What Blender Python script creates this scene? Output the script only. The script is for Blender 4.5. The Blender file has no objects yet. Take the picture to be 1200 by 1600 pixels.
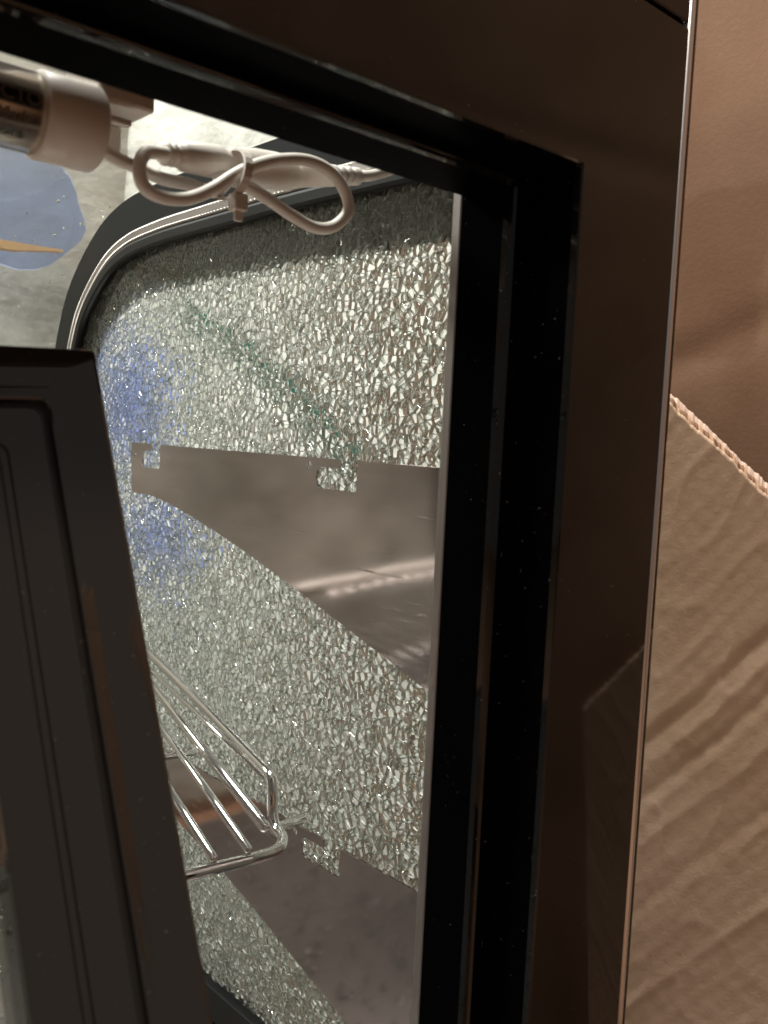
import bpy, bmesh, math, random
from mathutils import Vector, Matrix, noise
from mathutils.geometry import tessellate_polygon

random.seed(11)
sc = bpy.context.scene
col = sc.collection
PI = math.pi

# ------------------------------------------------------------------ camera
cam_d = bpy.data.cameras.new('camera')
cam = bpy.data.objects.new('camera', cam_d)
col.objects.link(cam)
sc.camera = cam
FW = Vector((0.67696699, 0.73115479, -0.08442965)).normalized()
RT = Vector((0.73565813, -0.67573723, 0.04675796)).normalized()
UP = RT.cross(FW).normalized()
cam.matrix_world = Matrix(((RT.x, UP.x, -FW.x, 0), (RT.y, UP.y, -FW.y, 0), (RT.z, UP.z, -FW.z, 0), (0, 0, 0, 1)))
cam_d.sensor_fit = 'VERTICAL'
cam_d.sensor_height = 36
cam_d.lens = 36 * 1434.38 / 1600
cam_d.clip_start = 0.01
cam_d.clip_end = 50
cam_d.dof.use_dof = True
cam_d.dof.focus_distance = 0.50
cam_d.dof.aperture_fstop = 16

# ------------------------------------------------------------------ world: dim warm room light all round
w = bpy.data.worlds.new('World')
sc.world = w
w.use_nodes = True
bg = w.node_tree.nodes['Background']
bg.inputs[0].default_value = (1.0, 0.91, 0.84, 1)
bg.inputs[1].default_value = 0.11

# ------------------------------------------------------------------ lamps
def area(name, loc, target, size, power, color):
    d = bpy.data.lights.new(name, 'AREA')
    d.shape = 'DISK'
    d.size = size
    d.energy = power
    d.color = color
    o = bpy.data.objects.new(name, d)
    o.location = loc
    o.rotation_euler = (Vector(target) - Vector(loc)).to_track_quat('-Z', 'Y').to_euler()
    col.objects.link(o)
    return o
area('ceiling_lamp', (-0.05, 0.84, 2.2), (0.36, 0.70, 0.0), 0.60, 146, (1.0, 0.96, 0.90))
area('room_lamp', (-0.25, -0.45, 1.45), (0.35, 0.2, -0.1), 0.30, 12.0, (1.0, 0.85, 0.70))

area('glint_lamp', (-0.8, 1.9, 1.35), (0.30, 0.45, -0.05), 0.5, 34.0, (1.0, 0.97, 0.92))  # added lamp, placed for extra glints on the glass shards

# ------------------------------------------------------------------ render look
sc.view_settings.view_transform = 'Standard'
sc.view_settings.look = 'None'
sc.view_settings.gamma = 1
sc.view_settings.exposure = 0.0
cy = sc.cycles
cy.max_bounces = 22
cy.transmission_bounces = 22
cy.glossy_bounces = 10
cy.diffuse_bounces = 4
cy.transparent_max_bounces = 16
cy.caustics_reflective = True
cy.caustics_refractive = True
cy.blur_glossy = 0.0
cy.sample_clamp_indirect = 12.0
cy.use_denoising = True

# ================================================================== materials
def nt(name):
    m = bpy.data.materials.new(name)
    m.use_nodes = True
    return m, m.node_tree.nodes, m.node_tree.links, m.node_tree.nodes['Principled BSDF']

def pmat(name, color, rough=0.5, metal=0.0, ior=1.5, coat=0.0, spec=0.5):
    m, N, L, b = nt(name)
    b.inputs['Base Color'].default_value = (*color, 1)
    b.inputs['Roughness'].default_value = rough
    b.inputs['Metallic'].default_value = metal
    b.inputs['IOR'].default_value = ior
    b.inputs['Coat Weight'].default_value = coat
    b.inputs['Specular IOR Level'].default_value = spec
    return m, N, L, b

def texco(N, L, scale=(1, 1, 1), out='Object', rot=(0, 0, 0)):
    t = N.new('ShaderNodeTexCoord')
    mp = N.new('ShaderNodeMapping')
    mp.inputs['Scale'].default_value = scale
    mp.inputs['Rotation'].default_value = rot
    L.new(t.outputs[out], mp.inputs['Vector'])
    return mp.outputs['Vector']

def noise_tex(N, L, vec, scale, detail=4, rough=0.55):
    n = N.new('ShaderNodeTexNoise')
    n.inputs['Scale'].default_value = scale
    n.inputs['Detail'].default_value = detail
    n.inputs['Roughness'].default_value = rough
    L.new(vec, n.inputs['Vector'])
    return n.outputs['Fac']

def ramp(N, L, fac, stops):
    r = N.new('ShaderNodeValToRGB')
    e = r.color_ramp.elements
    while len(e) < len(stops):
        e.new(0.5)
    for k, (p, c) in enumerate(stops):
        e[k].position = p
        e[k].color = (*c, 1) if len(c) == 3 else c
    L.new(fac, r.inputs['Fac'])
    return r.outputs['Color']

def bump(N, L, b, h, strength, dist):
    bp = N.new('ShaderNodeBump')
    bp.inputs['Strength'].default_value = strength
    bp.inputs['Distance'].default_value = dist
    L.new(h, bp.inputs['Height'])
    L.new(bp.outputs['Normal'], b.inputs['Normal'])

M = {}
# black glossy moulded plastic / enamel, with faint dust and wiping marks in the gloss
def black_gloss(name, base, r0, r1, ior, spec=0.5):
    m, N, L, b = pmat(name, base, 0.2, 0, ior)
    v = texco(N, L)
    f = noise_tex(N, L, v, 17, 7, 0.62)
    L.new(ramp(N, L, f, [(0.35, (r0,) * 3), (0.75, (r1,) * 3)]), b.inputs['Roughness'])
    sp = N.new('ShaderNodeTexNoise')
    sp.inputs['Scale'].default_value = 700
    L.new(v, sp.inputs['Vector'])
    dust = ramp(N, L, sp.outputs['Fac'], [(0.0, base), (0.735, base), (0.77, (0.16, 0.14, 0.12))])
    L.new(dust, b.inputs['Base Color'])
    bump(N, L, b, noise_tex(N, L, v, 7, 2), 0.06, 0.004)
    b.inputs['Specular IOR Level'].default_value = spec
    return m
M['frame'] = black_gloss('black_enamel', (0.0045, 0.0041, 0.0038), 0.015, 0.09, 1.55)
M['recess'] = black_gloss('black_plastic', (0.0016, 0.0016, 0.002), 0.35, 0.45, 1.35, 0.008)
M['door'] = black_gloss('black_door_enamel', (0.030, 0.0255, 0.022), 0.015, 0.06, 1.9)
M['rubber'] = pmat('black_rubber', (0.010, 0.0105, 0.011), 0.4, spec=0.3)[0]
M['ceramic'] = pmat('black_ceramic_print', (0.010, 0.012, 0.014), 0.35, spec=0.2)[0]
M['chrome'] = pmat('chrome', (0.78, 0.77, 0.76), 0.06, 1.0)[0]
M['edge_chrome'] = pmat('edge_chrome', (0.82, 0.82, 0.85), 0.30, 1.0)[0]

# brushed stainless steel
def steel(name, base, rough, scale, warp=0.04):
    m, N, L, b = pmat(name, base, rough, 1.0)
    v = texco(N, L, scale)
    f = noise_tex(N, L, v, 60, 5, 0.65)
    L.new(ramp(N, L, f, [(0.25, (rough * 0.9,) * 3), (0.8, (rough * 1.12,) * 3)]), b.inputs['Roughness'])
    v2 = texco(N, L)
    g = noise_tex(N, L, v2, 22, 4)
    L.new(ramp(N, L, g, [(0.3, tuple(c * 0.95 for c in base)), (0.7, base)]), b.inputs['Base Color'])
    wv = noise_tex(N, L, v2, 9, 2)
    bump(N, L, b, wv, warp, 0.02)
    return m
M['steel'] = steel('brushed_steel', (0.48, 0.42, 0.415), 0.075, (1, 1, 0.6), 0.010)
m = M['steel']
N, L = m.node_tree.nodes, m.node_tree.links
b = N['Principled BSDF']
vs = texco(N, L, (1, 260, 5), rot=(0.5, 0, 0))
sc1 = ramp(N, L, noise_tex(N, L, vs, 3.0, 1), [(0.66, (0, 0, 0)), (0.70, (1, 1, 1))])
vs2 = texco(N, L, (1, 6, 200), rot=(-0.25, 0, 0))
sc2 = ramp(N, L, noise_tex(N, L, vs2, 2.5, 1), [(0.68, (0, 0, 0)), (0.71, (1, 1, 1))])
sm = N.new('ShaderNodeMath')
sm.operation = 'MAXIMUM'
sm.inputs[0].default_value = 0.0
L.new(sc2, sm.inputs[1])
bs_ = N.new('ShaderNodeBump')
bs_.inputs['Strength'].default_value = 0.10
bs_.inputs['Distance'].default_value = 0.0004
L.new(sm.outputs[0], bs_.inputs['Height'])
L.new(b.inputs['Normal'].links[0].from_socket, bs_.inputs['Normal'])
L.new(bs_.outputs['Normal'], b.inputs['Normal'])
M['post'] = steel('post_steel', (0.36, 0.33, 0.315), 0.45, (14, 14, 0.5))
M['floor_steel'] = steel('floor_steel', (0.30, 0.28, 0.27), 0.38, (12, 1, 1))

# pale green toughened glass, crazed into cubes
m, N, L, b = pmat('crazed_glass', (0.93, 0.975, 0.95), 0.0, 0, 1.52)
b.inputs['Transmission Weight'].default_value = 1.0
v = texco(N, L)
bump(N, L, b, noise_tex(N, L, v, 420, 2), 0.05, 0.0006)
M['shard'] = m
m, N, L, b = pmat('crack_face_glass', (0.92, 0.965, 0.93), 0.03, 0, 1.52)
b.inputs['Transmission Weight'].default_value = 0.90
v = texco(N, L)
bump(N, L, b, noise_tex(N, L, v, 900, 2), 0.18, 0.0008)
M['crack'] = m

# thin unbroken glass (clear sheet: straight-through plus mirror reflection)
def thin_glass(name, tint, ior):
    m = bpy.data.materials.new(name)
    m.use_nodes = True
    N, L = m.node_tree.nodes, m.node_tree.links
    N.clear()
    o = N.new('ShaderNodeOutputMaterial')
    tr = N.new('ShaderNodeBsdfTransparent')
    tr.inputs['Color'].default_value = (*tint, 1)
    gl = N.new('ShaderNodeBsdfGlossy')
    gl.inputs['Roughness'].default_value = 0.015
    lw = N.new('ShaderNodeLayerWeight')
    lw.inputs['Blend'].default_value = 0.5
    pw = N.new('ShaderNodeMath')
    pw.operation = 'POWER'
    pw.inputs[1].default_value = 5.0
    L.new(lw.outputs['Facing'], pw.inputs[0])
    ma = N.new('ShaderNodeMath')
    ma.operation = 'MULTIPLY_ADD'
    f0 = ((ior - 1) / (ior + 1)) ** 2 * 1.8
    ma.inputs[1].default_value = 1 - f0
    ma.inputs[2].default_value = f0
    L.new(pw.outputs[0], ma.inputs[0])
    mx = N.new('ShaderNodeMixShader')
    L.new(ma.outputs[0], mx.inputs[0])
    L.new(tr.outputs[0], mx.inputs[1])
    L.new(gl.outputs[0], mx.inputs[2])
    # a film of dust and wipe marks
    df = N.new('ShaderNodeBsdfDiffuse')
    df.inputs['Color'].default_value = (0.75, 0.74, 0.70, 1)
    vv = texco(N, L)
    hz = ramp(N, L, noise_tex(N, L, vv, 16, 7, 0.65), [(0.32, (0.06,) * 3), (0.55, (0.16,) * 3), (0.75, (0.34,) * 3)])
    mh = N.new('ShaderNodeMixShader')
    L.new(hz, mh.inputs[0])
    L.new(mx.outputs[0], mh.inputs[1])
    L.new(df.outputs[0], mh.inputs[2])
    L.new(mh.outputs[0], o.inputs['Surface'])
    return m
M['thin'] = thin_glass('clear_sheet_glass', (0.90, 0.94, 0.91), 1.5)

# cardboard
def cardboard(name, c0, c1, stain, bs, patch=None, wash=0.0):
    m, N, L, b = pmat(name, c0, 0.85, spec=0.25)
    v = texco(N, L)
    f = noise_tex(N, L, v, 14, 8, 0.6)
    base = ramp(N, L, f, [(0.3, c0), (0.7, c1)])
    v2 = texco(N, L)
    g = noise_tex(N, L, v2, 5.5, 2)
    mx = N.new('ShaderNodeMix')
    mx.data_type = 'RGBA'
    mx.blend_type = 'MULTIPLY'
    mx.inputs[0].default_value = 1
    L.new(base, mx.inputs[6])
    L.new(ramp(N, L, g, [(0.50, (1, 1, 1)), (0.56, stain)]), mx.inputs[7])
    outc = mx.outputs[2]
    if patch:
        (yc, zc, hw, hh, kk) = patch
        sx = N.new('ShaderNodeSeparateXYZ')
        nd = N.new('ShaderNodeTexNoise')
        nd.inputs['Scale'].default_value = 30
        L.new(v2, nd.inputs['Vector'])
        va = N.new('ShaderNodeVectorMath')
        va.operation = 'MULTIPLY_ADD'
        va.inputs[1].default_value = (0.02, 0.02, 0.02)
        L.new(nd.outputs['Color'], va.inputs[0])
        L.new(v2, va.inputs[2])
        L.new(va.outputs[0], sx.inputs[0])
        ds = []
        for ax, c, hwid in (('Y', yc, hw), ('Z', zc, hh)):
            a = N.new('ShaderNodeMath')
            a.operation = 'SUBTRACT'
            L.new(sx.outputs[ax], a.inputs[0])
            a.inputs[1].default_value = c + 0.01
            a2 = N.new('ShaderNodeMath')
            a2.operation = 'ABSOLUTE'
            L.new(a.outputs[0], a2.inputs[0])
            a3 = N.new('ShaderNodeMath')
            a3.operation = 'SUBTRACT'
            L.new(a2.outputs[0], a3.inputs[0])
            a3.inputs[1].default_value = hwid
            ds.append(a3.outputs[0])
        mxm = N.new('ShaderNodeMath')
        mxm.operation = 'SMOOTH_MAX'
        mxm.inputs[2].default_value = 0.02
        L.new(ds[0], mxm.inputs[0])
        L.new(ds[1], mxm.inputs[1])
        mr = N.new('ShaderNodeMapRange')
        mr.inputs[1].default_value = -0.003
        mr.inputs[2].default_value = 0.003
        L.new(mxm.outputs[0], mr.inputs[0])
        m2 = N.new('ShaderNodeMix')
        m2.data_type = 'RGBA'
        m2.blend_type = 'MULTIPLY'
        m2.inputs[0].default_value = 1
        L.new(outc, m2.inputs[6])
        L.new(ramp(N, L, mr.outputs[0], [(0, kk), (1, (1, 1, 1))]), m2.inputs[7])
        outc = m2.outputs[2]
    L.new(outc, b.inputs['Base Color'])
    fib = noise_tex(N, L, v, 260, 6, 0.7)
    bump(N, L, b, fib, bs, 0.0008)
    wv = N.new('ShaderNodeTexWave')
    wv.wave_type = 'BANDS'
    wv.bands_direction = 'Y'
    wv.inputs['Scale'].default_value = 40
    wv.inputs['Distortion'].default_value = 1.5
    wv.inputs['Detail'].default_value = 3
    L.new(v, wv.inputs['Vector'])
    b2_ = N.new('ShaderNodeBump')
    b2_.inputs['Strength'].default_value = wash
    b2_.inputs['Distance'].default_value = 0.0015
    L.new(wv.outputs['Fac'], b2_.inputs['Height'])
    L.new(b.inputs['Normal'].links[0].from_socket, b2_.inputs['Normal'])
    L.new(b2_.outputs['Normal'], b.inputs['Normal'])
    return m
M['card'] = cardboard('cardboard_outer', (0.150, 0.083, 0.048), (0.182, 0.105, 0.063), (0.90, 0.86, 0.82), 0.3, (0.305, 0.115, 0.030, 0.055, (0.84, 0.79, 0.74)), 0.02)
M['card_in'] = cardboard('cardboard_inner', (0.55, 0.40, 0.29), (0.62, 0.46, 0.345), (0.93, 0.90, 0.86), 0.3)
M['card_edge'] = pmat('torn_cardboard', (0.58, 0.43, 0.34), 0.9)[0]
M['flute'] = pmat('cardboard_flute', (0.30, 0.18, 0.11), 0.9)[0]

# packing materials outside the panes
m, N, L, b = pmat('packing_foam', (0.80, 0.78, 0.71), 0.75)
v = texco(N, L)
L.new(ramp(N, L, noise_tex(N, L, v, 7, 4), [(0.3, (0.70, 0.70, 0.65)), (0.7, (0.83, 0.83, 0.79))]), b.inputs['Base Color'])
bump(N, L, b, noise_tex(N, L, v, 60, 3), 0.5, 0.004)
M['foam'] = m
m, N, L, b = pmat('grey_foam', (0.5, 0.5, 0.45), 0.8)
v = texco(N, L)
L.new(ramp(N, L, noise_tex(N, L, v, 9, 5), [(0.3, (0.36, 0.36, 0.32)), (0.7, (0.55, 0.54, 0.49))]), b.inputs['Base Color'])
bump(N, L, b, noise_tex(N, L, v, 40, 3), 0.5, 0.004)
M['grey_foam'] = m
def film(name, tint):
    m = bpy.data.materials.new(name)
    m.use_nodes = True
    N, L = m.node_tree.nodes, m.node_tree.links
    N.clear()
    o = N.new('ShaderNodeOutputMaterial')
    tr = N.new('ShaderNodeBsdfTransparent')
    tr.inputs['Color'].default_value = (*tint, 1)
    tl_ = N.new('ShaderNodeBsdfTranslucent')
    tl_.inputs['Color'].default_value = (*tint, 1)
    mx = N.new('ShaderNodeMixShader')
    mx.inputs[0].default_value = 0.35
    L.new(tr.outputs[0], mx.inputs[1])
    L.new(tl_.outputs[0], mx.inputs[2])
    L.new(mx.outputs[0], o.inputs['Surface'])
    return m
M['blue'] = film('blue_tinted_film', (0.54, 0.63, 0.98))
M['teal'] = film('teal_tinted_strap', (0.04, 0.40, 0.36))
M['blue_reflection'] = film('blue_reflection_film', (0.72, 0.80, 1.0))  # tint of the blue reflection imitated behind the front glass
M['wood'] = pmat('bare_wood', (0.62, 0.40, 0.20), 0.6)[0]
M['white_plastic'] = pmat('white_plastic', (0.66, 0.60, 0.55), 0.42)[0]
m, N, L, b = pmat('white_cable', (0.68, 0.63, 0.585), 0.5)
b.inputs['Subsurface Weight'].default_value = 0.0
M['cable'] = m
M['tube_metal'] = steel('tube_silver', (0.72, 0.66, 0.58), 0.18, (0.5, 1, 1))
M['ink'] = pmat('grey_ink', (0.10, 0.075, 0.06), 0.6)[0]
M['ink_green'] = pmat('green_ink', (0.03, 0.07, 0.06), 0.6)[0]

# ================================================================== helpers
def mesh_obj(name, verts, faces, mat, parent=None, smooth=False, kind=None):
    me = bpy.data.meshes.new(name)
    me.from_pydata([tuple(p) for p in verts], [], faces)
    me.update()
    if mat is not None:
        me.materials.append(mat)
    if smooth:
        me.polygons.foreach_set('use_smooth', [True] * len(me.polygons))
    o = bpy.data.objects.new(name, me)
    col.objects.link(o)
    o.parent = parent
    if kind:
        o['kind'] = kind
    return o

def thing(name, label, cat, loc=(0, 0, 0), group=None):
    o = bpy.data.objects.new(name, None)
    o.empty_display_size = 0.02
    col.objects.link(o)
    o['label'] = label
    o['category'] = cat
    if group:
        o['group'] = group
    return o

def tag(o, label, cat, group=None):
    o['label'] = label
    o['category'] = cat
    if group:
        o['group'] = group
    return o

def bevel(o, width, seg=2, angle=30):
    md = o.modifiers.new('bevel', 'BEVEL')
    md.width = width
    md.segments = seg
    md.limit_method = 'ANGLE'
    md.angle_limit = math.radians(angle)
    return o

def box(name, lo, hi, mat, parent=None, bev=0.0):
    x0, y0, z0 = lo
    x1, y1, z1 = hi
    V = [(x0, y0, z0), (x1, y0, z0), (x1, y1, z0), (x0, y1, z0), (x0, y0, z1), (x1, y0, z1), (x1, y1, z1), (x0, y1, z1)]
    F = [(0, 3, 2, 1), (4, 5, 6, 7), (0, 1, 5, 4), (1, 2, 6, 5), (2, 3, 7, 6), (3, 0, 4, 7)]
    o = mesh_obj(name, V, F, mat, parent)
    if bev:
        bevel(o, bev)
    return o

def catmull(P, n=8, closed=False):
    P = [Vector(p) for p in P]
    out = []
    m = len(P)
    rng = range(m if closed else m - 1)
    for i in rng:
        p0 = P[(i - 1) % m] if (closed or i > 0) else P[0] * 2 - P[1]
        p1 = P[i]
        p2 = P[(i + 1) % m]
        p3 = P[(i + 2) % m] if (closed or i + 2 < m) else P[-1] * 2 - P[-2]
        for k in range(n):
            t = k / n
            out.append(0.5 * ((2 * p1) + (p2 - p0) * t + (2 * p0 - 5 * p1 + 4 * p2 - p3) * t * t + (3 * p1 - p0 - 3 * p2 + p3) * t ** 3))
    if not closed:
        out.append(P[-1])
    return out

def sweep(path, radius, sides=12, cap=True):
    """tube along a path; radius a number or a list; hemispherical-ish caps"""
    P = [Vector(p) for p in path]
    n = len(P)
    rad = radius if isinstance(radius, (list, tuple)) else [radius] * n
    V, F = [], []
    T = []
    for i in range(n):
        a = P[max(i - 1, 0)]
        b_ = P[min(i + 1, n - 1)]
        T.append((b_ - a).normalized())
    nrm = T[0].orthogonal().normalized()
    rings = []
    for i in range(n):
        nrm = (nrm - T[i] * nrm.dot(T[i])).normalized()
        bn = T[i].cross(nrm)
        rings.append((P[i], nrm.copy(), bn, rad[i]))
    if cap:
        p, a, bn, r = rings[0]
        rings.insert(0, (p - T[0] * r * 0.55, a, bn, r * 0.55))
        p, a, bn, r = rings[-1]
        rings.append((p + T[-1] * r * 0.55, a, bn, r * 0.55))
    for p, a, bn, r in rings:
        for k in range(sides):
            t = 2 * PI * k / sides
            V.append(p + a * math.cos(t) * r + bn * math.sin(t) * r)
    for i in range(len(rings) - 1):
        for k in range(sides):
            k2 = (k + 1) % sides
            F.append((i * sides + k, i * sides + k2, (i + 1) * sides + k2, (i + 1) * sides + k))
    F.append(tuple(range(sides - 1, -1, -1)))
    F.append(tuple((len(rings) - 1) * sides + k for k in range(sides)))
    return V, F

def tube(name, path, radius, mat, parent=None, sides=12):
    V, F = sweep(path, radius, sides)
    return mesh_obj(name, V, F, mat, parent, smooth=True)

# ================================================================== setting
ground = mesh_obj('ground', [(-3, -3, -0.46), (3, -3, -0.46), (3, 3, -0.46), (-3, 3, -0.46)], [(0, 1, 2, 3)], M['card'])
ground['kind'] = 'structure'

# ================================================================== the cabinet
cab = thing('display_warmer', 'black framed countertop display cabinet with shattered side glass', 'display cabinet')

# --- rear frame: face plate + stepped rebate round the door opening, lofted ring by ring
def ring(xr, zt, y, xl_off=0.0):
    xl = -0.62 - (xr - 0.25)
    zb = -0.40 - (xr - 0.25)
    return [(xl, y, zb), (xr, y, zb), (xr, y, zt), (xl, y, zt)]
def loft_rings(rings, name, mat, parent):
    V = []
    F = []
    for r in rings:
        V += r
    for i in range(len(rings) - 1):
        for k in range(4):
            k2 = (k + 1) % 4
            F.append((i * 4 + k, i * 4 + k2, i * 4 + 4 + k2, i * 4 + 4 + k))
    return mesh_obj(name, V, F, mat, parent)
face = loft_rings([
    [(-0.70, 0.236, -0.455), (0.3190, 0.236, -0.455), (0.3190, 0.236, 0.1553), (-0.70, 0.236, 0.1553)],
    [(-0.70, 0.190, -0.455), (0.3190, 0.190, -0.455), (0.3190, 0.190, 0.1553), (-0.70, 0.190, 0.1553)],
    ring(0.2596, 0.0934, 0.190), ring(0.2591, 0.0929, 0.1906), ring(0.2590, 0.0928, 0.193)], 'rear_frame', M['frame'], cab)
loft_rings([
    ring(0.2590, 0.0928, 0.193), ring(0.2590, 0.0928, 0.2116), ring(0.2522, 0.0905, 0.2120)], 'door_rebate', M['recess'], cab)
loft_rings([ring(0.2522, 0.0905, 0.2120), ring(0.2510, 0.0899, 0.2125),
    ring(0.2503, 0.0894, 0.2138), ring(0.2500, 0.0891, 0.216)], 'rebate_edge', M['frame'], cab)
loft_rings([ring(0.2500, 0.0891, 0.216), ring(0.2500, 0.0878, 0.2360), ring(0.262, 0.110, 0.2362)],
    'opening_liner', M['recess'], cab)
# polished bead and dark lip down the outer edge of the frame
V, F = sweep([(0.3214, 0.1918, -0.455), (0.3214, 0.1918, 0.30)], 0.0022, 14)
mesh_obj('edge_bead', V, F, M['edge_chrome'], cab, smooth=True)
box('edge_lip', (0.3236, 0.1925, -0.455), (0.3298, 0.236, 0.31), M['frame'], cab, 0.0012)
# cap above the seam
box('top_cap', (-0.70, 0.1898, 0.1570), (0.3190, 0.236, 0.31), M['frame'], cab, 0.0010)

# --- steel corner post behind the frame
box('corner_post', (0.2506, 0.2366, -0.42), (0.3030, 0.2414, 0.157), M['post'], cab, 0.0008)

# --- side pane outline in (y, z)
OUT = catmull([(0.2420, 0.1455), (0.3355, 0.1462), (0.412, 0.1468), (0.500, 0.1458), (0.555, 0.1445), (0.602, 0.1395), (0.640, 0.1255),
               (0.679, 0.0945), (0.699, 0.0600), (0.710, 0.0200), (0.720, -0.05), (0.727, -0.15), (0.731, -0.36)], 6)
OUT = [Vector((p[0], p[1])) for p in [(q.x, q.y) for q in [Vector((a.x, a.y, 0)) if len(a) == 3 else a for a in OUT]]]
NRM = []
for i in range(len(OUT)):
    a = OUT[max(i - 1, 0)]
    b_ = OUT[min(i + 1, len(OUT) - 1)]
    t = (b_ - a).normalized()
    NRM.append(Vector((t.y, -t.x)))       # inward (down / back)
def inset(i, d):
    return OUT[i] + NRM[i] * d

def band(name, d0, d1, x0, x1, mat, bev=0.0, smooth=False):
    """strip that follows the pane outline between two insets, x0..x1 thick"""
    V, F = [], []
    n = len(OUT)
    for i in range(n):
        a = inset(i, d0)
        b_ = inset(i, d1)
        V += [(x0, a.x, a.y), (x0, b_.x, b_.y), (x1, b_.x, b_.y), (x1, a.x, a.y)]
    for i in range(n - 1):
        for k in range(4):
            k2 = (k + 1) % 4
            F.append((i * 4 + k, i * 4 + 4 + k, i * 4 + 4 + k2, i * 4 + k2))
    F.append((0, 1, 2, 3))
    F.append(tuple((n - 1) * 4 + k for k in (3, 2, 1, 0)))
    o = mesh_obj(name, V, F, mat, cab)
    if bev:
        bevel(o, bev, 2, 50)
    return o
band('glass_seal', -0.0110, 0.0125, 0.3005, 0.3120, M['ceramic'])
band('steel_trim', 0.0128, 0.0205, 0.2990, 0.3036, M['post'], 0.0012)
band('rubber_gasket', 0.0208, 0.0300, 0.2975, 0.3036, M['rubber'], 0.0022)
band('printed_border', 0.012, 0.057, 0.3098, 0.3104, M['ceramic'])
# tiny beads pressed along both edges of the steel trim
bv, bf = [], []
acc = 0.0
for i in range(len(OUT) - 1):
    for s in range(4):
        for d in (0.0143, 0.0190):
            p = inset(i, d).lerp(inset(i + 1, d), s / 4)
            k0 = len(bv)
            r = 0.00055
            bv += [(0.2990, p.x - r, p.y), (0.2990, p.x, p.y - r), (0.2990, p.x + r, p.y), (0.2990, p.x, p.y + r), (0.2984, p.x, p.y)]
            bf += [(k0, k0 + 1, k0 + 4), (k0 + 1, k0 + 2, k0 + 4), (k0 + 2, k0 + 3, k0 + 4), (k0 + 3, k0, k0 + 4)]
mesh_obj('trim_bead', bv, bf, M['post'], cab, kind='stuff')
# bottom channel of the pane, front post and side skirt
box('bottom_channel', (0.2985, 0.2420, -0.366), (0.3125, 0.748, -0.346), M['rubber'], cab, 0.001)
box('bottom_trim', (0.2930, 0.2420, -0.384), (0.3125, 0.748, -0.3665), M['steel'], cab, 0.001)

# --- front curved glass (follows the pane outline) and roof panel
V, F = [], []
xs = [-0.70 + k * (0.3130 + 0.70) / 40 for k in range(41)]
idx = [i for i in range(len(OUT)) if OUT[i].x > 0.283]
for i in idx:
    p = inset(i, -0.0116)
    for x in xs:
        V.append((x, p.x, p.y))
nx = len(xs)
for a in range(len(idx) - 1):
    for k in range(nx - 1):
        F.append((a * nx + k, a * nx + k + 1, (a + 1) * nx + k + 1, (a + 1) * nx + k))
mesh_obj('curved_front_glass', V, F, M['thin'], cab, smooth=True)
V = []
F = []
for (y, z) in [(0.2366, 0.1575), (0.262, 0.1578), (0.288, 0.1580), (0.288, 0.172), (0.2366, 0.172)]:
    V += [(-0.70, y, z), (0.313, y, z)]
for a in range(5):
    b_ = (a + 1) % 5
    F.append((a * 2, a * 2 + 1, b_ * 2 + 1, b_ * 2))
mesh_obj('roof_panel', V, F, M['floor_steel'], cab)
box('cabinet_floor', (-0.70, 0.2366, -0.400), (0.2925, 0.748, -0.386), M['floor_steel'], cab, 0.001)
box('base_plinth', (-0.70, 0.2366, -0.459), (0.3125, 0.748, -0.4005), M['frame'], cab, 0.002)

# --- shattered side pane: Voronoi cubes of toughened glass, each a small prism with its own tilt
PITCH = 0.0043
Y0, Y1, Z0, Z1 = 0.240, 0.730, -0.352, 0.142
rng = random.Random(5)
ny = int((Y1 - Y0) / PITCH) + 1
nz = int((Z1 - Z0) / (PITCH * 0.9)) + 1
pts = {}
for i in range(-2, ny + 2):
    for j in range(-2, nz + 2):
        y = Y0 + (i + 0.5 * (j % 2)) * PITCH + rng.uniform(-0.62, 0.62) * PITCH
        z = Z0 + j * PITCH * 0.9 + rng.uniform(-0.62, 0.62) * PITCH
        pts[(i, j)] = (y, z)
SIL = [(inset(i, 0.014).x, inset(i, 0.014).y) for i in range(len(OUT))] + [(0.720, -0.349), (0.2425, -0.349)]
def inside(y, z, poly):
    c = False
    n = len(poly)
    j = n - 1
    for i in range(n):
        yi, zi = poly[i]
        yj, zj = poly[j]
        if (zi > z) != (zj > z) and y < (yj - yi) * (z - zi) / (zj - zi) + yi:
            c = not c
        j = i
    return c
def clip(poly, mx, my, nx_, ny_):
    out = []
    m = len(poly)
    for k in range(m):
        ax, ay = poly[k]
        bx, by = poly[(k + 1) % m]
        da = (ax - mx) * nx_ + (ay - my) * ny_
        db = (bx - mx) * nx_ + (by - my) * ny_
        if da <= 0:
            out.append((ax, ay))
        if (da < 0 < db) or (db < 0 < da):
            t = da / (da - db)
            out.append((ax + (bx - ax) * t, ay + (by - ay) * t))
    return out
def shear(y, z):
    return y, z
cells = []
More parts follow.
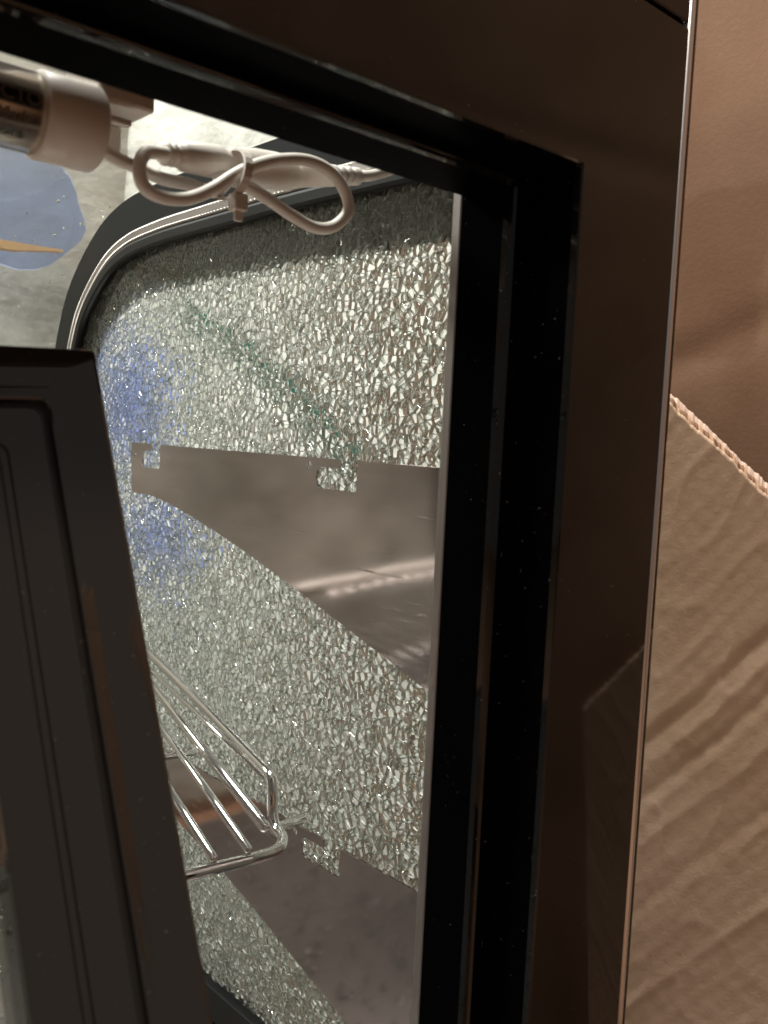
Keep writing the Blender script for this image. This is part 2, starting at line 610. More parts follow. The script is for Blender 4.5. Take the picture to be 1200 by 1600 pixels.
for (i, j), (y, z) in pts.items():
    if not inside(y, z, SIL):
        continue
    h = PITCH * 1.6
    poly = [(y - h, z - h), (y + h, z - h), (y + h, z + h), (y - h, z + h)]
    for di in (-1, 0, 1, -2, 2):
        for dj in (0, -1, 1, -2, 2):
            if di == 0 and dj == 0:
                continue
            q = pts.get((i + di, j + dj))
            if q is None:
                continue
            dx, dy = q[0] - y, q[1] - z
            if dx * dx + dy * dy > (PITCH * 3) ** 2:
                continue
            poly = clip(poly, (q[0] + y) / 2, (q[1] + z) / 2, dx, dy)
            if len(poly) < 3:
                break
        if len(poly) < 3:
            break
    if len(poly) >= 3:
        # drop near-duplicate corners
        pp = []
        for p in poly:
            if not pp or math.hypot(p[0] - pp[-1][0], p[1] - pp[-1][1]) > 0.00025:
                pp.append(p)
        if len(pp) > 2 and math.hypot(pp[0][0] - pp[-1][0], pp[0][1] - pp[-1][1]) < 0.00025:
            pp.pop()
        if len(pp) < 3:
            continue
        if len(pp) >= 4 and rng.random() < 0.62:
            # a second crack runs across this fragment
            n_ = len(pp)
            cy0 = sum(p[0] for p in pp) / n_ + rng.gauss(0, 0.0004)
            cz0 = sum(p[1] for p in pp) / n_ + rng.gauss(0, 0.0004)
            an = rng.uniform(0, PI)
            for sg in (1, -1):
                q_ = clip(pp, cy0, cz0, sg * math.cos(an), sg * math.sin(an))
                ar = 0.5 * abs(sum(q_[k][0] * q_[(k + 1) % len(q_)][1] - q_[(k + 1) % len(q_)][0] * q_[k][1] for k in range(len(q_)))) if len(q_) > 2 else 0
                if ar > 1.2e-6:
                    cells.append(q_)
        else:
            cells.append(pp)

XG = 0.3042
TH = 0.0042
def shard_geo(poly, r):
    n = len(poly)
    cy_ = sum(p[0] for p in poly) / n
    cz = sum(p[1] for p in poly) / n
    rad = sum(math.hypot(p[0] - cy_, p[1] - cz) for p in poly) / n
    s_mid = max(0.5, 1 - 0.00009 / rad)
    s_top = max(0.35, 1 - r.uniform(0.00022, 0.0008) / rad)
    # the crazed sheet bulges and sags a little as a whole
    wob = 0.0009 * noise.noise((cy_ * 16, cz * 16, 3.1)) + 0.0006 * noise.noise((cy_ * 50, cz * 50, 8.1))
    hv = 0.085 if r.random() < 0.12 else 0.010
    ty = r.gauss(0, hv) + 0.03 * noise.noise((cy_ * 30, cz * 30, 1.7))
    tz = r.gauss(0, hv) + 0.03 * noise.noise((cy_ * 30, cz * 30, 5.7))
    sy = r.gauss(0, 0.00016)
    sz = r.gauss(0, 0.00016)
    off = wob + r.gauss(0, 0.00008)
    V = []
    for depth, sc_, sh in ((0.0, s_top, 0.0), (r.uniform(0.0003, 0.0009), s_mid, 0.0), (TH * 0.55, s_mid, 0.6), (TH - 0.0003, s_mid, 1.0), (TH, s_top, 1.0)):
        for (py, pz) in poly:
            jy = r.gauss(0, 0.00008)
            jz = r.gauss(0, 0.00008)
            jx = r.gauss(0, 0.00022) if 0 < depth < TH * 0.5 else 0.0
            y = cy_ + (py - cy_) * sc_ + sy * sh + jy
            z = cz + (pz - cz) * sc_ + sz * sh + jz
            V.append((XG + off + depth + jx + (py - cy_) * ty + (pz - cz) * tz, y, z))
    F = [tuple(range(n))]
    mats = [0]
    for k in range(4):
        for a in range(n):
            b2 = (a + 1) % n
            F.append((k * n + a, (k + 1) * n + a, (k + 1) * n + b2, k * n + b2))
            mats.append(1 if k in (1, 2) else 0)
    F.append(tuple(4 * n + a for a in range(n - 1, -1, -1)))
    mats.append(0)
    F = [tuple(reversed(f)) for f in F]      # outward normals
    return V, F, mats, cy_, cz, rad

BR_TOP = -0.0137
LOW = catmull([(0.5739, -0.0477), (0.5343, -0.0488), (0.4576, -0.0651), (0.3655, -0.0912), (0.2886, -0.1152), (0.2425, -0.1310)], 6)
def behind_bracket(y, z):
    for dz in (0.0, -0.198):
        zz = z - dz
        if zz < BR_TOP - 0.002 and y < 0.575:
            k = max(q.y for q in LOW if q.x <= y + 0.012) if True else 0
            low = min((abs(q.x - y), q.y) for q in LOW)[1]
            if zz > low:
                return True
    return False
info = []
for poly in cells:
    n = len(poly)
    cy_ = sum(p[0] for p in poly) / n
    cz = sum(p[1] for p in poly) / n
    rad = sum(math.hypot(p[0] - cy_, p[1] - cz) for p in poly) / n
    ratio = cy_ / 0.304
    vis = ratio > 0.985 and -0.28 < cz < 0.085 and not behind_bracket(cy_ * 0.975, cz * 0.975)
    dist = math.sqrt(0.304 ** 2 + cy_ ** 2 + cz ** 2)
    info.append((-(rad / dist) if vis else 1.0, poly))
order = sorted(range(len(info)), key=lambda k: info[k][0])
big = set(order[:300])
RV, RF, RM = [], [], []
srng = random.Random(21)
for k, (key, poly) in enumerate(info):
    V, F, mats, cy_, cz, rad = shard_geo(poly, srng)
    if k in big:
        o = mesh_obj('glass_shard', V, F, M['shard'], cab)
        o.data.materials.append(M['crack'])
        o.data.polygons.foreach_set('material_index', mats)
    else:
        b0 = len(RV)
        RV += V
        RF += [tuple(b0 + q for q in f) for f in F]
        RM += mats
o = mesh_obj('shattered_side_glass', RV, RF, M['shard'], cab, kind='stuff')
o.data.materials.append(M['crack'])
o.data.polygons.foreach_set('material_index', RM)

# --- shelf brackets: laser-cut steel blades with hook slots
def rounded(pts, r, seg=4):
    """pts (y,z,radius?) polygon with rounded corners"""
    out = []
    n = len(pts)
    for i in range(n):
        p = Vector(pts[i][:2])
        rr = pts[i][2] if len(pts[i]) > 2 else r
        if rr <= 0:
            out.append(p)
            continue
        a = (Vector(pts[i - 1][:2]) - p)
        b_ = (Vector(pts[(i + 1) % n][:2]) - p)
        d = min(rr, a.length * 0.45, b_.length * 0.45)
        a.normalize()
        b_.normalize()
        p0 = p + a * d
        p1 = p + b_ * d
        for k in range(seg + 1):
            t = k / seg
            out.append(p0.lerp(p, t).lerp(p.lerp(p1, t), t))
    return out
def slot(yr, yt, yl, ztop):
    # from right wall of the slot to the finger tip, in order of increasing y
    return [(yr, ztop, 0.0008), (yr, ztop - 0.0155, 0.0015), (yl, ztop - 0.0155, 0.0065), (yl, ztop - 0.0045, 0.0055), (yt, ztop - 0.0045, 0.0012), (yt, ztop, 0.0012)]
def bracket(dz):
    T = BR_TOP
    P = [(0.2425, T, 0)] + slot(0.3413, 0.3550, 0.3735, T) + slot(0.5364, 0.5475, 0.5605, T) + [(0.5757, T + 0.0004, 0.002), (0.5739, -0.0477, 0.005)]
    P += [(q.x, q.y, 0) for q in LOW[3:]]
    R = rounded(P, 0.0)
    n = len(R)
    hole_c = [(0.3795, T - 0.0044, 0.0021), (0.5700, T - 0.0075, 0.0017)]
    loops = [[Vector((p.x, p.y, 0)) for p in R]]
    for (hy, hz, hr) in hole_c:
        loops.append([Vector((hy + hr * math.cos(2 * PI * k / 14), hz + hr * math.sin(2 * PI * k / 14), 0)) for k in range(14)])
    tris = tessellate_polygon(loops)
    flat = [p for lp in loops for p in lp]
    N_ = len(flat)
    x0, x1 = 0.2966, 0.2980
    V = [(x0, p.x, p.y + dz) for p in flat] + [(x1, p.x, p.y + dz) for p in flat]
    F = [tuple(t) for t in tris] + [tuple(N_ + i for i in reversed(t)) for t in tris]
    b0 = 0
    for lp in loops:
        m = len(lp)
        for k in range(m):
            k2 = (k + 1) % m
            F.append((b0 + k, b0 + k2, N_ + b0 + k2, N_ + b0 + k))
        b0 += m
    o = mesh_obj('shelf_bracket', V, F, M['steel'], cab)
    bm = bmesh.new()
    bm.from_mesh(o.data)
    bmesh.ops.recalc_face_normals(bm, faces=bm.faces)
    bm.to_mesh(o.data)
    bm.free()
    bevel(o, 0.0004, 2, 60)
    return o
bracket(0.0)
bracket(-0.198)

# ================================================================== wire shelf
sh = thing('wire_shelf', 'chrome wire shelf hooked onto the lower steel bracket', 'shelf')
def sp(x, y, dz=0.0):
    return Vector((x, y, -0.20 + 0.18 * (y - 0.36) + dz))
fd = Vector((0.0332, -0.0031))
front = [sp(0.2133 - 0.40, 0.3473 + 0.40 * 0.0934)] + [sp(0.2133 - 0.2, 0.3473 + 0.2 * 0.0934), sp(0.2133, 0.3473), sp(0.2465, 0.3442), sp(0.2600, 0.3452), sp(0.2672, 0.3515), sp(0.2694, 0.3600),
         sp(0.2700, 0.3640, 0.004), Vector((0.2705, 0.3652, -0.190)), Vector((0.2708, 0.3662, -0.181)), Vector((0.2718, 0.3710, -0.1760)),
         Vector((0.2745, 0.392, -0.1722)), Vector((0.2820, 0.460, -0.1605)), Vector((0.2890, 0.528, -0.149)), Vector((0.2895, 0.545, -0.151)), Vector((0.2893, 0.550, -0.163))]
front = front[:1] + front[1:]
tube('rim_wire', catmull(front, 8), 0.0029, M['chrome'], sh, 16)
tube('guard_wire', [Vector((0.2760, 0.3750, -0.1830)), Vector((0.2905, 0.545, -0.1560))], 0.0016, M['chrome'], sh)
tube('side_wire', [sp(0.2628, 0.3600, 0.002), sp(0.2869, 0.5105, 0.002), sp(0.2925, 0.545, 0.002)], 0.0029, M['chrome'], sh, 16)
tube('cross_wire', [sp(0.2774, 0.4518, -0.005), sp(0.2774 - 0.45, 0.4518 + 0.45 * 0.094, -0.005)], 0.0027, M['chrome'], sh, 16)
for k in range(14):
    x = 0.2432 - 0.0180 * k
    y = 0.3458 + 0.0017 * k
    tube('wire', [sp(x - 0.0004, y - 0.0005, 0.0042), sp(x + 0.0190, y + 0.1084, 0.0042), sp(x + 0.0345, y + 0.197, 0.0042)], 0.0021, M['chrome'], sh)
tube('hook_pin', [Vector((0.2690, 0.3610, -0.2010)), Vector((0.2840, 0.3665, -0.2035)), Vector((0.2925, 0.3690, -0.2045)), Vector((0.2962, 0.3700, -0.2045))], [0.0029, 0.0027, 0.0027, 0.0031], M['chrome'], sh, 14)

# ================================================================== door leaf, tipped over in the opening
door = thing('cabinet_door', 'black framed glass door leaf tilted across the cabinet opening', 'door')
E_ = Vector((0.9966, -0.0708, 0.0415)).normalized()
D_ = Vector((0.0116, -0.3791, -0.9253))
D_ = (D_ - E_ * D_.dot(E_)).normalized()
Nn = D_.cross(E_).normalized()
if Nn.dot(Vector((0, 1, 0))) > 0:
    Nn = -Nn                                # toward the photographer
DP = Vector((0.1229, 0.262, 0.0213))
DW, DH = 0.33, 0.345
def dpt(u, v, h):
    return DP - E_ * u + D_ * v + Nn * h
def rrect(ins, h, r, seg=4):
    pts_ = []
    for (cu, cv, a0) in ((ins + r, ins + r, 180), (ins + r, DH - ins - r, 90), (DW - ins - r, DH - ins - r, 0), (DW - ins - r, ins + r, -90)):
        for k in range(seg + 1):
            a = math.radians(a0 - 90 * k / seg) if True else 0
            pts_.append((cu + r * math.cos(a), cv - r * math.sin(a) * -1, h))
    return pts_
def ring_loft(name, prof, mat, parent, smooth=False):
    V, F = [], []
    m = None
    for (ins, h, r) in prof:
        R_ = rrect2(ins, r)
        m = len(R_)
        V += [dpt(u, v, h) for (u, v) in R_]
    for i in range(len(prof) - 1):
        for k in range(m):
            k2 = (k + 1) % m
            F.append((i * m + k, i * m + k2, (i + 1) * m + k2, (i + 1) * m + k))
    return mesh_obj(name, V, F, mat, parent, smooth)
def rrect2(ins, r, seg=5):
    r = max(r, 0.0004)
    lo, hu, hv = ins + r, DW - ins - r, DH - ins - r
    out = []
    for (cu, cv, a0) in ((lo, lo, PI), (hu, lo, 1.5 * PI), (hu, hv, 0.0), (lo, hv, 0.5 * PI)):
        for k in range(seg + 1):
            a = a0 + 0.5 * PI * k / seg
            out.append((cu + r * math.cos(a), cv + r * math.sin(a)))
    return out
ring_loft('door_frame', [
    (0.0455, -0.016, 0.004), (0.0006, -0.016, 0.002), (0.0, -0.0155, 0.002), (0.0, -0.0016, 0.002), (0.0002, -0.0007, 0.0018), (0.0006, -0.0002, 0.0015), (0.0014, 0.0, 0.0012), (0.0128, 0.0002, 0.003),
    (0.0146, 0.0003, 0.003), (0.0162, 0.0004, 0.003), (0.0166, 0.0001, 0.003), (0.0168, -0.0030, 0.003), (0.0190, -0.0030, 0.003), (0.0192, 0.0004, 0.003), (0.0197, 0.0010, 0.003), (0.0298, 0.0012, 0.003),
    (0.0301, 0.0004, 0.003), (0.0305, 0.0004, 0.003), (0.0308, 0.0012, 0.003), (0.0322, 0.0012, 0.003), (0.0324, 0.0004, 0.003), (0.0328, 0.0004, 0.003), (0.0331, 0.0012, 0.003), (0.0432, 0.0012, 0.003),
    (0.0440, 0.0006, 0.003), (0.0445, -0.0010, 0.003), (0.0455, -0.0060, 0.003), (0.0455, -0.0155, 0.003)], M['door'], door)
V = [dpt(u, v, -0.009) for (u, v) in ((0.0455, 0.0455), (DW - 0.0455, 0.0455), (DW - 0.0455, DH - 0.0455), (0.0455, DH - 0.0455))]
mesh_obj('door_glass', V, [(0, 1, 2, 3)], M['thin'], door)

# ================================================================== tube lamp with its holder and cable
tl = thing('tube_lamp', 'silver tube lamp with white end cap under the cabinet roof', 'lamp')
TY, TZ = 0.280, 0.0895
def disc_sweep(name, x0, x1, r, mat, bevr=0.001):
    path = [(x0, TY, TZ), (x0 + bevr, TY, TZ), (x1 - bevr, TY, TZ), (x1, TY, TZ)]
    V, F = sweep(path, [r - bevr, r, r, r - bevr], 40, cap=False)
    return mesh_obj(name, V, F, mat, tl, smooth=False)
o = disc_sweep('lamp_tube', -0.55, 0.1120, 0.0116, M['tube_metal'])
o.data.polygons.foreach_set('use_smooth', [True] * len(o.data.polygons))
o = disc_sweep('end_cap', 0.1105, 0.1292, 0.0128, M['white_plastic'], 0.0008)
o.data.polygons.foreach_set('use_smooth', [len(p.vertices) == 4 for p in o.data.polygons])
def wrap_text(body, xr, ang, size, mat):
    cu = bpy.data.curves.new('print', 'FONT')
    cu.body = body
    cu.size = size
    cu.align_x = 'RIGHT'
    ob = bpy.data.objects.new('print', cu)
    col.objects.link(ob)
    dg = bpy.context.evaluated_depsgraph_get()
    me = bpy.data.meshes.new_from_object(ob.evaluated_get(dg))
    col.objects.unlink(ob)
    bpy.data.objects.remove(ob)
    R_ = 0.01175
    for vtx in me.vertices:
        a = ang - vtx.co.y / R_
        vtx.co = Vector((xr + vtx.co.x, TY - R_ * math.cos(a), TZ - R_ * math.sin(a)))
    me.materials.clear()
    me.materials.append(mat)
    ob = bpy.data.objects.new('print', me)
    col.objects.link(ob)
    ob.parent = tl
wrap_text('TCTO', 0.1085, 0.10, 0.0056, M['ink'])
wrap_text('Made', 0.1065, 0.55, 0.0048, M['ink'])
wrap_text('cora', 0.1050, 0.98, 0.0048, M['ink_green'])
box('lamp_holder', (0.1290, 0.276, 0.0985), (0.1480, 0.302, 0.1320), M['white_plastic'], tl, 0.0012)
box('holder_rib', (0.1290, 0.276, 0.0925), (0.1400, 0.279, 0.0945), M['white_plastic'], tl, 0.0005)
box('holder_plate', (0.1290, 0.297, 0.0885), (0.1470, 0.300, 0.0983), M['white_plastic'], tl, 0.0008)

cb = thing('power_cable', 'white figure-eight looped cable with plugs hanging under cabinet roof', 'cable')
A = [(0.1285, 0.284, 0.0872), (0.1402, 0.288, 0.0854), (0.1489, 0.292, 0.0853), (0.1601, 0.294, 0.0842), (0.1726, 0.296, 0.0850), (0.1835, 0.297, 0.0850), (0.190, 0.299, 0.090)]
tube('cable_lead', catmull(A, 8), 0.0022, M['cable'], cb, 14)
Bq = [(0.1600, 0.2900, 0.0915), (0.1516, 0.2885, 0.0896), (0.1484, 0.2870, 0.0837), (0.1502, 0.2865, 0.0779), (0.1567, 0.286, 0.0758), (0.1665, 0.286, 0.0774), (0.1765, 0.286, 0.083), (0.1842, 0.285, 0.0890),
      (0.1922, 0.284, 0.0940), (0.2034, 0.284, 0.0985), (0.2160, 0.284, 0.1010), (0.2275, 0.284, 0.0990), (0.2355, 0.285, 0.0930), (0.2370, 0.285, 0.0865), (0.2310, 0.286, 0.0800), (0.2225, 0.287, 0.0780),
      (0.2120, 0.288, 0.0808), (0.2020, 0.289, 0.0847), (0.1926, 0.290, 0.0877), (0.1835, 0.292, 0.0897), (0.176, 0.296, 0.0925)]
tube('cable_loop', catmull(Bq, 8), 0.0023, M['cable'], cb, 14)
def plug(name, p0, p1, prof, mat, ribs=None):
    p0 = Vector(p0)
    p1 = Vector(p1)
    path = [p0.lerp(p1, t) for t, r in prof]
    return tube(name, path, [r for t, r in prof], mat, cb, 18)
plug('plug', (0.1595, 0.2935, 0.0925), (0.1880, 0.2950, 0.0955),
     [(0, .0034), (0.04, .0036), (0.045, .0042), (0.09, .0042), (0.095, .0036), (0.13, .0036), (0.135, .0042), (0.18, .0042), (0.185, .0036), (0.22, .0036), (0.225, .0042), (0.28, .0044), (0.3, .0052), (0.6, .0056), (0.85, .0058), (0.9, .0050), (1.0, .0050)], M['cable'])
plug('socket', (0.1890, 0.2950, 0.0960), (0.2215, 0.2960, 0.0985),
     [(0, .0056), (0.12, .0060), (0.3, .0068), (0.6, .0070), (0.82, .0062), (0.9, .0046), (1.0, .0040)], M['cable'])
plug('strain_relief', (0.2200, 0.2960, 0.0990), (0.2520, 0.2980, 0.1055),
     [(0, .0050), (0.5, .0044), (0.6, .0042), (0.61, .0034), (0.66, .0034), (0.67, .0041), (0.72, .0041), (0.73, .0033), (0.78, .0033), (0.79, .0040), (0.84, .0040), (0.85, .0031), (0.9, .0031), (0.91, .0037), (1.0, .0036)], M['cable'])
tube('cable_tail', catmull([(0.2500, 0.2980, 0.1050), (0.262, 0.298, 0.1085), (0.276, 0.297, 0.1160), (0.284, 0.296, 0.128)], 6), 0.0023, M['cable'], cb)
# cable tie: band round the bundle + head + cut tail
tie = []
for k in range(25):
    a = 2 * PI * k / 24
    tie.append(Vector((0.1868 + 0.0012 * math.sin(a), 0.2905 + 0.0095 * math.cos(a), 0.0905 + 0.0085 * math.sin(a))))
V, F = [], []
for p in tie:
    c = Vector((0.1868, 0.2905, 0.0905))
    rd = (p - c).normalized()
    for (dx, dr) in ((-0.0016, 0), (0.0016, 0), (0.0016, 0.0010), (-0.0016, 0.0010)):
        V.append(p + Vector((dx, 0, 0)) + rd * dr)
for k in range(24):
    for q in range(4):
        q2 = (q + 1) % 4
        F.append((k * 4 + q, k * 4 + q2, k * 4 + 4 + q2, k * 4 + 4 + q))
ct = mesh_obj('cable_tie', V, F, M['white_plastic'], cb)
box('tie_head', (0.1840, 0.2835, 0.0770), (0.1895, 0.2890, 0.0832), M['white_plastic'], ct, 0.0008)
box('tie_tail', (0.1850, 0.2850, 0.0735), (0.1884, 0.2865, 0.0775), M['white_plastic'], ct, 0.0004)

# ================================================================== glass crumbs on the cabinet floor
V, F = [], []
r = random.Random(4)
for k in range(1500):
    x = r.uniform(-0.25, 0.288)
    y = r.uniform(0.26, 0.715)
    if r.random() > 0.25 + 0.75 * max(0, (x + 0.25) / 0.54):
        continue
    s = r.uniform(0.0012, 0.0032)
    n = r.choice((4, 5, 5, 6))
    a0 = r.uniform(0, 6.28)
    poly = [(x + s * r.uniform(0.7, 1.1) * math.cos(a0 + 2 * PI * q / n), y + s * r.uniform(0.7, 1.1) * math.sin(a0 + 2 * PI * q / n)) for q in range(n)]
    b0 = len(V)
    tx, ty_ = r.gauss(0, 0.2), r.gauss(0, 0.2)
    for zz, k2 in ((-0.3858 + s * 0.25, 1.0), (-0.3855 + s * 1.6, 0.85)):
        for (px, py) in poly:
            V.append((x + (px - x) * k2, y + (py - y) * k2, zz + (px - x) * tx + (py - y) * ty_))
    F.append(tuple(b0 + q for q in range(n - 1, -1, -1)))
    F.append(tuple(b0 + n + q for q in range(n)))
    for q in range(n):
        q2 = (q + 1) % n
        F.append((b0 + q, b0 + q2, b0 + n + q2, b0 + n + q))
for k in range(260):
    i = r.randrange(len(OUT) - 40, len(OUT) - 2) if r.random() < 0.75 else r.randrange(30, len(OUT) - 30)
    p = inset(i, -0.0100)
    x = 0.30 - 0.5 * r.random() ** 1.5
    s_ = r.uniform(0.0004, 0.0013)
    b0 = len(V)
    for q in range(6):
        dv = [(1, 0, 0), (-1, 0, 0), (0, 1, 0), (0, -1, 0), (0, 0, 1), (0, 0, -1)][q]
        e_ = s_ * r.uniform(0.5, 1.4)
        V.append((x + dv[0] * e_, p.x + dv[1] * e_ * 0.5, p.y + dv[2] * e_ * 1.3))
    for (a, b2, c) in ((0, 2, 4), (2, 1, 4), (1, 3, 4), (3, 0, 4), (2, 0, 5), (1, 2, 5), (3, 1, 5), (0, 3, 5)):
        F.append((b0 + a, b0 + b2, b0 + c))
o = mesh_obj('glass_crumbs', V, F, M['shard'], None, kind='stuff')
tag(o, 'loose crumbs of broken glass scattered inside the cabinet', 'broken glass')

# ================================================================== packing around the cabinet
def sheet(name, origin, ux, uy, nu, nv, fn, mat, thick):
    ux = Vector(ux)
    uy = Vector(uy)
    nn = ux.cross(uy).normalized()
    V, F = [], []
    for side in (0, 1):
        for j in range(nv + 1):
            for i in range(nu + 1):
                u, v = i / nu, j / nv
                V.append(Vector(origin) + ux * u + uy * v + nn * (fn(u, v) - side * thick))
    m = (nu + 1) * (nv + 1)
    for j in range(nv):
        for i in range(nu):
            a = j * (nu + 1) + i
            F.append((a, a + 1, a + nu + 2, a + nu + 1))
            F.append((m + a, m + a + nu + 1, m + a + nu + 2, m + a + 1))
    for i in range(nu):
        F.append((i + 1, i, m + i, m + i + 1))
        a = nv * (nu + 1) + i
        F.append((a, a + 1, m + a + 1, m + a))
    for j in range(nv):
        a = j * (nu + 1)
        F.append((a, a + nu + 1, m + a + nu + 1, m + a))
        a += nu
        F.append((a + nu + 1, a, m + a, m + a + nu + 1))
    return mesh_obj(name, V, F, mat, None, smooth=True)
f1 = sheet('foam_sheet', (0.395, 0.90, -0.455), (0, -0.58, 0), (0.060, 0, 0.78), 60, 40,
           lambda u, v: 0.010 * noise.noise((u * 5, v * 4, 1)) + 0.003 * noise.noise((u * 18, v * 15, 2)), M['foam'], 0.004)
tag(f1, 'pale packing foam sheet standing behind the shattered side glass', 'packing foam')
f2 = sheet('foam_sheet', (-0.40, 0.92, -0.455), (0.955, 0, 0), (0, 0.09, 0.86), 70, 60,
           lambda u, v: 0.012 * noise.noise((u * 6, v * 4, 7)) + 0.003 * noise.noise((u * 22, v * 15, 5)), M['grey_foam'], 0.004)
tag(f2, 'pale packing foam sheet standing in front of the curved front glass', 'packing foam')

def blob(name, c, ua, ub, ra, rb, mat, label, seed, thick=0.002):
    ua = Vector(ua).normalized()
    ub = Vector(ub).normalized()
    nn = ua.cross(ub).normalized()
    n = 30
    V, F = [], []
    for side in (0, 1):
        V.append(Vector(c) + nn * side * thick)
        for k in range(n):
            a = 2 * PI * k / n
            q = 1 + 0.35 * noise.noise((math.cos(a) * 1.3, math.sin(a) * 1.3, seed))
            V.append(Vector(c) + ua * ra * q * math.cos(a) + ub * rb * q * math.sin(a) + nn * side * thick)
    for k in range(n):
        k2 = (k + 1) % n
        F.append((0, 1 + k, 1 + k2))
        F.append((n + 1, n + 2 + k2, n + 2 + k))
        F.append((1 + k, n + 2 + k, n + 2 + k2, 1 + k2))
    o = mesh_obj(name, V, F, mat, None)
    tag(o, label, 'plastic film')
    return o
blob('blue_film', (0.330, 0.598, 0.020), (0, 1, 0), (0.04, 0, 1), 0.054, 0.042, M['blue'], 'blue tinted plastic film patch showing through the glass above the upper bracket tip', 3.0)
blob('blue_film', (0.330, 0.556, -0.075), (0, 1, 0), (0.04, 0, 1), 0.060, 0.024, M['blue'], 'blue tinted plastic film patch showing through the glass below the upper bracket', 9.0)
blob('blue_film', (0.330, 0.895, 0.200), (1, 0, 0), (0, 0.1, 1), 0.075, 0.060, M['blue_reflection'], 'pale blue film patch standing in for a reflection in the curved front glass', 14.0)  # added patch, imitates a blue reflection in the front glass
sv = [(0.316, 0.533, 0.0735), (0.3165, 0.50, 0.0610), (0.316, 0.46, 0.0450), (0.316, 0.412, 0.0210), (0.316, 0.369, -0.004), (0.316, 0.350, -0.017)]
V, F = [], []
cat_ = catmull(sv, 6)
for p in cat_:
    for (dx, dz_) in ((0, -0.0038), (0, 0.0038), (0.001, 0.0038), (0.001, -0.0038)):
        V.append((p.x + dx, p.y, p.z + dz_))
for k in range(len(cat_) - 1):
    for q in range(4):
        q2 = (q + 1) % 4
        F.append((k * 4 + q, k * 4 + q2, k * 4 + 4 + q2, k * 4 + 4 + q))
o = mesh_obj('packing_strap', V, F, M['teal'], None)
tag(o, 'thin teal packing strap running diagonally behind the shattered glass', 'strap')
V, F = [], []
nw = 40
for k in range(nw + 1):
    x = 0.05 + (0.369 - 0.05) * k / nw
    e_ = 1.0 if k < nw - 6 else max(0.25, (nw - k + 1) / 7)
    zt_ = 0.1585 + 0.0010 * noise.noise((x * 40, 0, 0))
    zb_ = zt_ - (0.0075 + 0.002 * noise.noise((x * 50, 3, 0))) * e_
    V += [(x, 0.860, zt_), (x, 0.860, zb_), (x, 0.874, zb_), (x, 0.874, zt_)]
for k in range(nw):
    for q in range(4):
        q2 = (q + 1) % 4
        F.append((k * 4 + q, k * 4 + q2, k * 4 + 4 + q2, k * 4 + 4 + q))
F += [(0, 3, 2, 1), tuple(nw * 4 + q for q in range(4))]
o = mesh_obj('strip_reflection', V, F, M['wood'], None)  # added strip, imitates a blurred reflection in the front glass
tag(o, 'wooden strip standing in for a reflection in the curved front glass', 'wood strip')

# ================================================================== lit strip light in front of the cabinet, mirrored in the upper bracket
def emit(name, col_, k):
    m = bpy.data.materials.new(name)
    m.use_nodes = True
    N, L = m.node_tree.nodes, m.node_tree.links
    N.clear()
    o = N.new('ShaderNodeOutputMaterial')
    e = N.new('ShaderNodeEmission')
    e.inputs[0].default_value = (*col_, 1)
    e.inputs[1].default_value = k
    L.new(e.outputs[0], o.inputs['Surface'])
    return m
M['glow'] = emit('lit_diffuser', (1.0, 0.88, 0.78), 3.5)
M['led'] = emit('lit_led', (1.0, 0.90, 0.82), 12.0)
ls = thing('strip_light', 'slim lit strip light mirrored as a thin streak in the upper bracket', 'strip light')
tube('diffuser', [(-0.095, 0.893, -0.1925), (-0.40, 0.893, -0.1705)], 0.0018, M['glow'], ls, 8)
tube('housing', [(-0.06, 0.904, -0.2030), (-0.42, 0.904, -0.1770)], 0.0100, M['grey_foam'], ls, 10)
for k in range(9):
    x = -0.1527 - 0.0255 * k
    z = -0.2045 + (0.0130 / 0.174) * 0.0255 * k
    tube('led', [(x + 0.0030, 0.8925, z), (x - 0.0030, 0.8925, z + 0.0004)], 0.0016, M['led'], ls, 8)

# ================================================================== cardboard box wall and torn flap
wall = sheet('cardboard_wall', (0.56, 1.3, -0.46), (0, -2.2, 0), (0.02, 0, 1.05), 260, 160,
             lambda u, v: 0.006 * noise.noise((u * 7, v * 5, 4)) - 0.0016 * math.exp(-((v - 0.50 - 0.9 * (u - 0.45)) / 0.012) ** 2), M['card'], 0.006)
tag(wall, 'plain brown cardboard box wall beside the cabinet', 'cardboard box')

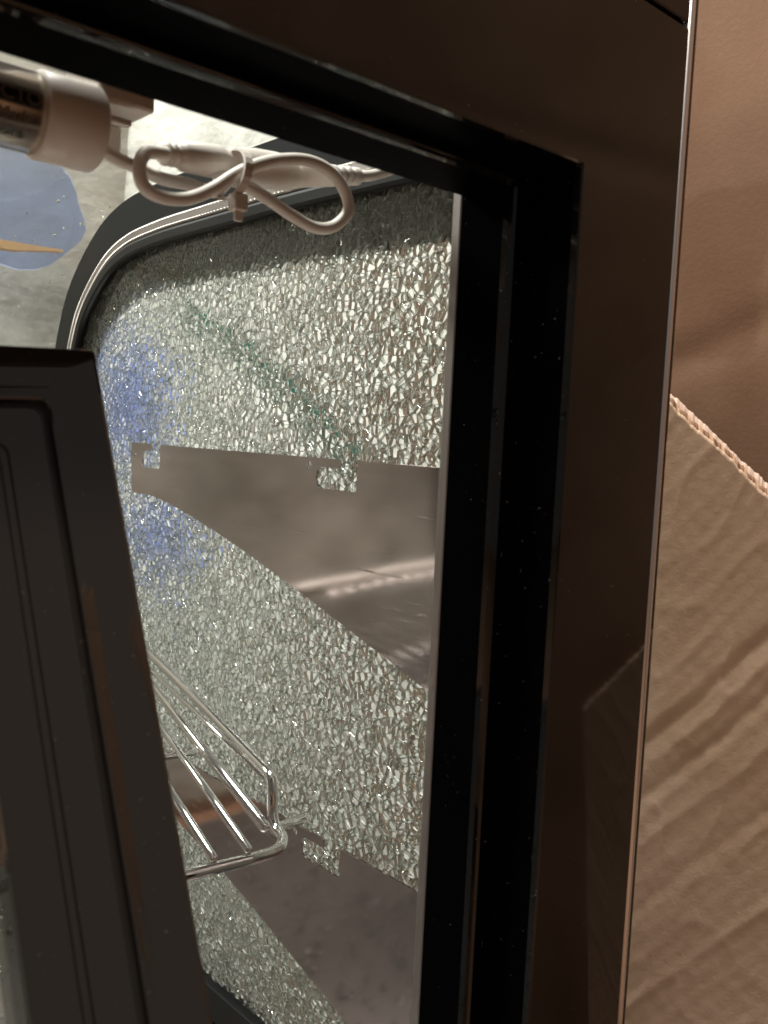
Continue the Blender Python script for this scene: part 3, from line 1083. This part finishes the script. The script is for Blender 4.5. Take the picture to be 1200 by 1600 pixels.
# flap: torn edge line s, flutes run along t
fl = thing('cardboard_flap', 'crumpled corrugated cardboard flap with torn white edge beside the frame', 'cardboard')
P0 = Vector((0.9144, 0.5258, 0.0415)) * 0.455          # near the frame
P1 = Vector((0.9851, 0.4501, -0.0475)) * 0.440         # further out along the torn edge
Q0 = Vector((0.8480, 0.4970, -0.6900)) * 0.520         # foot of the flap
S_ = (P1 - P0).normalized()
T_ = (Q0 - P0).normalized()
NF = S_.cross(T_).normalized()
if NF.dot(FW) > 0:
    NF = -NF
SL, TL = 0.30, 0.46
S0 = -0.012
nu, nv = 420, 220
def flap_h(s, t):
    w_ = s + 0.62 * t                     # constant along a flute
    d_ = t - 0.3 * s
    h = 0.00003 * math.sin(2 * PI * w_ / 0.0078)
    h += 0.00013 * noise.noise((w_ * 80, d_ * 3, 2.2)) * (0.35 + 0.65 * math.exp(-((t - 0.10) / 0.10) ** 2))
    h += 0.0020 * noise.noise((w_ * 6, d_ * 4, 4.2))
    ww = w_ + 0.004 * noise.noise((d_ * 12, 3, 1)) + 0.0008 * noise.noise((d_ * 55, 7, 1))
    for (c, amp, wd) in ((0.108, -0.0034, 0.007), (0.117, 0.0014, 0.004), (0.128, -0.0026, 0.006), (0.146, 0.0012, 0.005), (0.168, -0.0012, 0.007), (0.205, 0.0010, 0.006)):
        h += 0.45 * amp * max(0.0, 1 - abs(ww - c) / wd) ** 1.4 * (0.55 + 0.45 * noise.noise((d_ * 14, c * 40, 0)))
    rg = 1 - abs(noise.noise((w_ * 40 + 3, d_ * 14, 6.0)))
    h += 0.0002 * rg ** 8
    h += 0.00012 * noise.noise((s * 120, t * 120, 6.0))
    return h
def torn(s):
    return 0.0016 * noise.noise((s * 45, 0.3, 0)) + 0.0011 * noise.noise((s * 300, 1.3, 0)) + 0.0007 * noise.noise((s * 900, 1.3, 0))
def fp(s, t, lift=0.0):
    return P0 + S_ * s + T_ * t + NF * (flap_h(s, t) + lift)
def liner(name, lift, tstart, mat, thick, nu=nu, nv=nv):
    V, F = [], []
    for side in (0, 1):
        for j in range(nv + 1):
            for i in range(nu + 1):
                s = S0 + SL * i / nu
                t = tstart + torn(s + lift * 30) + (TL - tstart) * (j / nv)
                V.append(fp(s, t, lift - side * thick))
    m = (nu + 1) * (nv + 1)
    for j in range(nv):
        for i in range(nu):
            a = j * (nu + 1) + i
            F.append((a, a + 1, a + nu + 2, a + nu + 1))
            F.append((m + a, m + a + nu + 1, m + a + nu + 2, m + a + 1))
    for i in range(nu):
        F.append((i + 1, i, m + i, m + i + 1))
    return mesh_obj(name, V, F, mat, fl, smooth=True)
liner('front_liner', 0.0, 0.0, M['card_in'], 0.0005)
liner('back_liner', -0.0038, -0.0040, M['card_edge'], 0.0006, 420, 60)
# wavy flute between the liners, showing along the torn edge
V, F = [], []
n = 900
for j, t in enumerate((-0.0020, 0.006)):
    for i in range(n + 1):
        s = S0 + SL * i / n
        V.append(fp(s, t + torn(s), -0.0020 + 0.0013 * math.sin(2 * PI * s / 0.0075)))
for i in range(n):
    F.append((i, i + 1, n + 2 + i, n + 1 + i))
o = mesh_obj('flute', V, F, M['flute'], fl, smooth=True)
sd = o.modifiers.new('solid', 'SOLIDIFY')
sd.thickness = 0.0004
